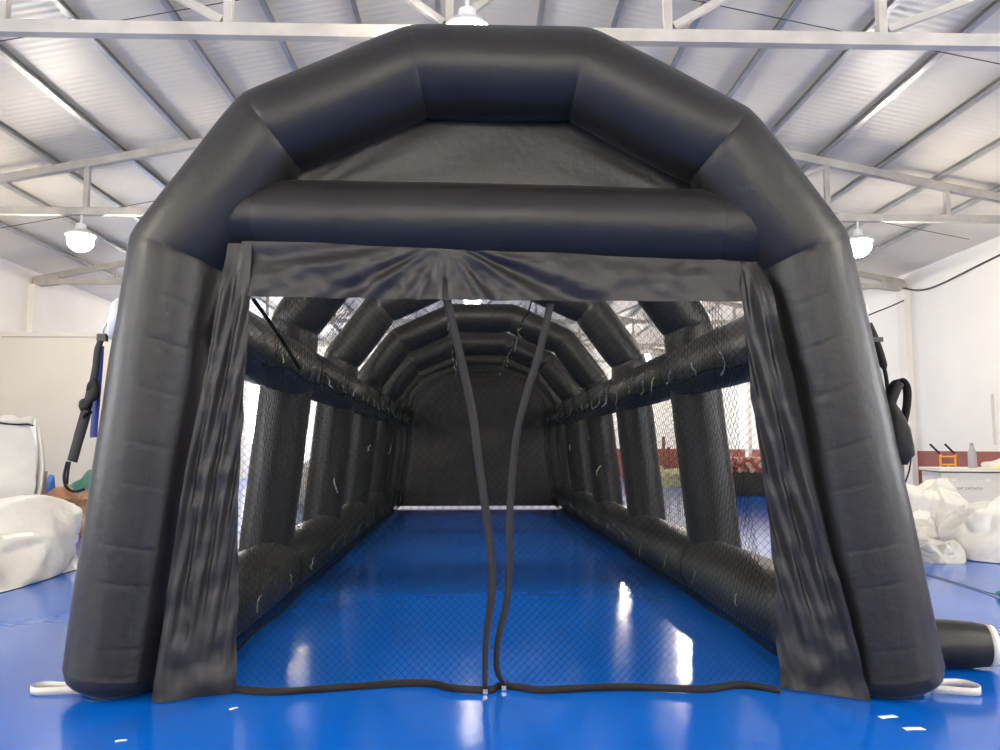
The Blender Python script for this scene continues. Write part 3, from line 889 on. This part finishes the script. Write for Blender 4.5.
# hand truck
ht = empty('hand_truck', (10.12, 16.5, 0), math.radians(-25))
tag(ht, 'orange hand truck with black grips standing behind the cream cabinet', 'hand truck')
for x in (-.14, .14):
    MB().tube([(x, 0, .12), (x, .02, 1.28), (x, .0, 1.36)], .024, 10).build('upright', M['orangepaint'], ht, True)
    MB().tube(lerp_pts([(x, 0, 1.35), (x - .08, -.06, 1.43), (x - .2, -.14, 1.56)], 4), .022, 10).build('grip', M['grip'], ht, True)
    MB().lathe([(.03, -.03), (.11, -.035), (.125, -.02), (.125, .02), (.11, .035), (.03, .03)], n=20).build('wheel', M['grip'], ht, True, sharp=40).rotation_euler = (0, PI / 2, 0)
for ch in [c for c in bpy.data.objects if c.parent == ht and c.name.startswith('wheel')]:
    ch.location = (-.22 if ch.name == 'wheel' else .22, .06, .125)
for z in (1.29, 1.12, .7, .35):
    MB().tube([(-.14, .015, z), (.14, .015, z)], .02, 8).build('cross_bar', M['orangepaint'], ht, True)
MB().tube([(0, .015, .35), (0, .015, 1.12)], .016, 8).build('centre_bar', M['orangepaint'], ht, True)
MB().box((-.2, -.26, .02), (.2, 0.02, .035)).build('toe_plate', M['orangepaint'], ht)
MB().tube([(-.22, .06, .125), (.22, .06, .125)], .012, 8).build('axle', M['chrome'], ht, True)

# rolls of cloth stacked on a dark bale, seen between the legs
bl = MB()
def bale_w(p):
    x, y, z = p
    e = (1 - (x / 1.2) ** 8 * .06) * (1 - (2 * z / .7 - 1) ** 4 * .05)
    return (x * (1 - (2 * z / .7 - 1) ** 4 * .03), y * e + .03 * noise.noise(Vector((x * 3, y, z * 4))), z)
for fn in (lambda u, v: (-1.2 + 2.4 * u, -.65, .7 * v), lambda u, v: (1.2, -.65 + 1.3 * u, .7 * v), lambda u, v: (1.2 - 2.4 * u, .65, .7 * v), lambda u, v: (-1.2, .65 - 1.3 * u, .7 * v), lambda u, v: (-1.2 + 2.4 * u, -.65 + 1.3 * v, .7)):
    bl.sheet(lambda u, v, fn=fn: bale_w(fn(u, v)), 20, 12)
tag(bl.build('dark_bale', M['darkcloth'], None, True, loc=(8.75, 24.6, 0), sharp=50), 'dark bale on the floor under the stack of red and tan cloth rolls', 'bale')
random.seed(8)
k = 0
for row, (z, cnt, off) in enumerate(((.79, 11, 0), (.941, 10, .0925), (1.092, 8, .185))):
    for i in range(cnt):
        r = .087
        x = 7.75 + off + i * .185
        mb = MB().tube([(0, -.6, 0), (0, .6, 0)], r, 18)
        mb.tube([(0, -.606, 0), (0, -.60, 0)], r * .45, 12)
        o = mb.build('cloth_roll', M['redroll'] if (i * 7 + row * 3) % 5 < 3 else M['tanroll'], None, True, loc=(x, 24.6 + random.uniform(-.08, .08), z), sharp=40)
        red = (i * 7 + row * 3) % 5 < 3
        tag(o, '%s cloth roll end-on in the %s row of the stack on the dark bale' % ('red' if red else 'tan', ('bottom', 'middle', 'top')[row]), 'cloth roll', 'cloth rolls on the dark bale, %s %s row' % ('red' if red else 'tan', ('bottom', 'middle', 'top')[row]))
# brown timber posts leaning by the end of the red band
for i, (x, h) in enumerate(((8.05, 1.95), (8.3, 1.5), (8.75, 1.45))):
    o = MB().box((-.06, -.05, 0), (.06, .05, h)).build('timber_post', M['wood'], None, loc=(x, 33.5 + .2 * i, 0))
    tag(o, ('tallest', 'middle', 'shortest')[i] + ' brown timber post standing beyond the olive bundle', 'post', 'timber posts beyond the olive bundle')

# floor odds and ends
fc = empty('floor_cable', (5.3, 8.4, 0))
tag(fc, 'thin dark cable with a green plug lying on the shiny blue floor', 'cable')
MB().tube(lerp_pts([(.06, 1.4, .01), (.0, .75, .01), (-.03, .03, .01), (-.06, -.45, .012), (-.07, -.62, .03)], 8), .006, 6).build('cord', M['wire'], fc, True)
MB().tube([(-.07, -.58, .045), (-.07, -.62, .045), (-.072, -.72, .045), (-.072, -.74, .045)], [.02, .04, .04, .022], 12).build('plug', M['green'], fc, True, sharp=50)
for i, (x, y, a, lab) in enumerate(((2.291, 4.418, .3, 'scrap of white tape on the floor just before the door flap foot'), (2.333, 4.232, .1, 'scrap of white tape on the floor, the one nearer the viewer of the close pair'),
                                    (-1.823, 4.181, .5, 'tiny white scrap on the floor in front of the tent leg with the blue strap'), (-1.40, 4.66, 1.0, 'small pale scrap on the floor by the foot of the door flap'))):
    w = .055 if i < 2 else .028
    mb = MB().sheet(lambda u, v: ((u - .5) * 2 * w, (v - .5) * w * .8, .003 + .0015 * math.sin(u * 5)), 6, 3)
    o = mb.build('tape_scrap', M['paper'], None, True, loc=(x, y, 0)); o.rotation_euler = (0, 0, a)
    o.modifiers.new('thickness', 'SOLIDIFY').thickness = .001
    tag(o, lab, 'tape scrap', 'white scraps on the blue floor')
# conduit and switch box on the white wall
o = MB().box((-.03, -.03, 0), (0, .03, 1.1)).build('wall_conduit', M['rail'], None, loc=(WR, 16.6, 1.55)); tag(o, 'pale conduit fixed upright on the white wall above the red band', 'conduit')
o = MB().box((-.10, -.1, 0), (0, .1, .28)).build('switch_box', M['rail'], None, loc=(WR - .16, 19.75, 1.5)); tag(o, 'pale switch box on the wall pier behind the black strap', 'switch box')

# ------------------------------------------------------------------ world and view
w = bpy.data.worlds.new('world'); scene.world = w; w.use_nodes = True
w.node_tree.nodes['Background'].inputs['Color'].default_value = (.8, .88, 1, 1)
w.node_tree.nodes['Background'].inputs['Strength'].default_value = .6
scene.view_settings.view_transform = 'Standard'
scene.view_settings.look = 'None'
scene.view_settings.gamma = 1
scene.view_settings.use_curve_mapping = False
scene.view_settings.exposure = 0.58
scene.cycles.use_denoising = True
scene.cycles.max_bounces = 8
scene.cycles.diffuse_bounces = 5
scene.cycles.sample_clamp_indirect = 8
scene.cycles.sample_clamp_direct = 0
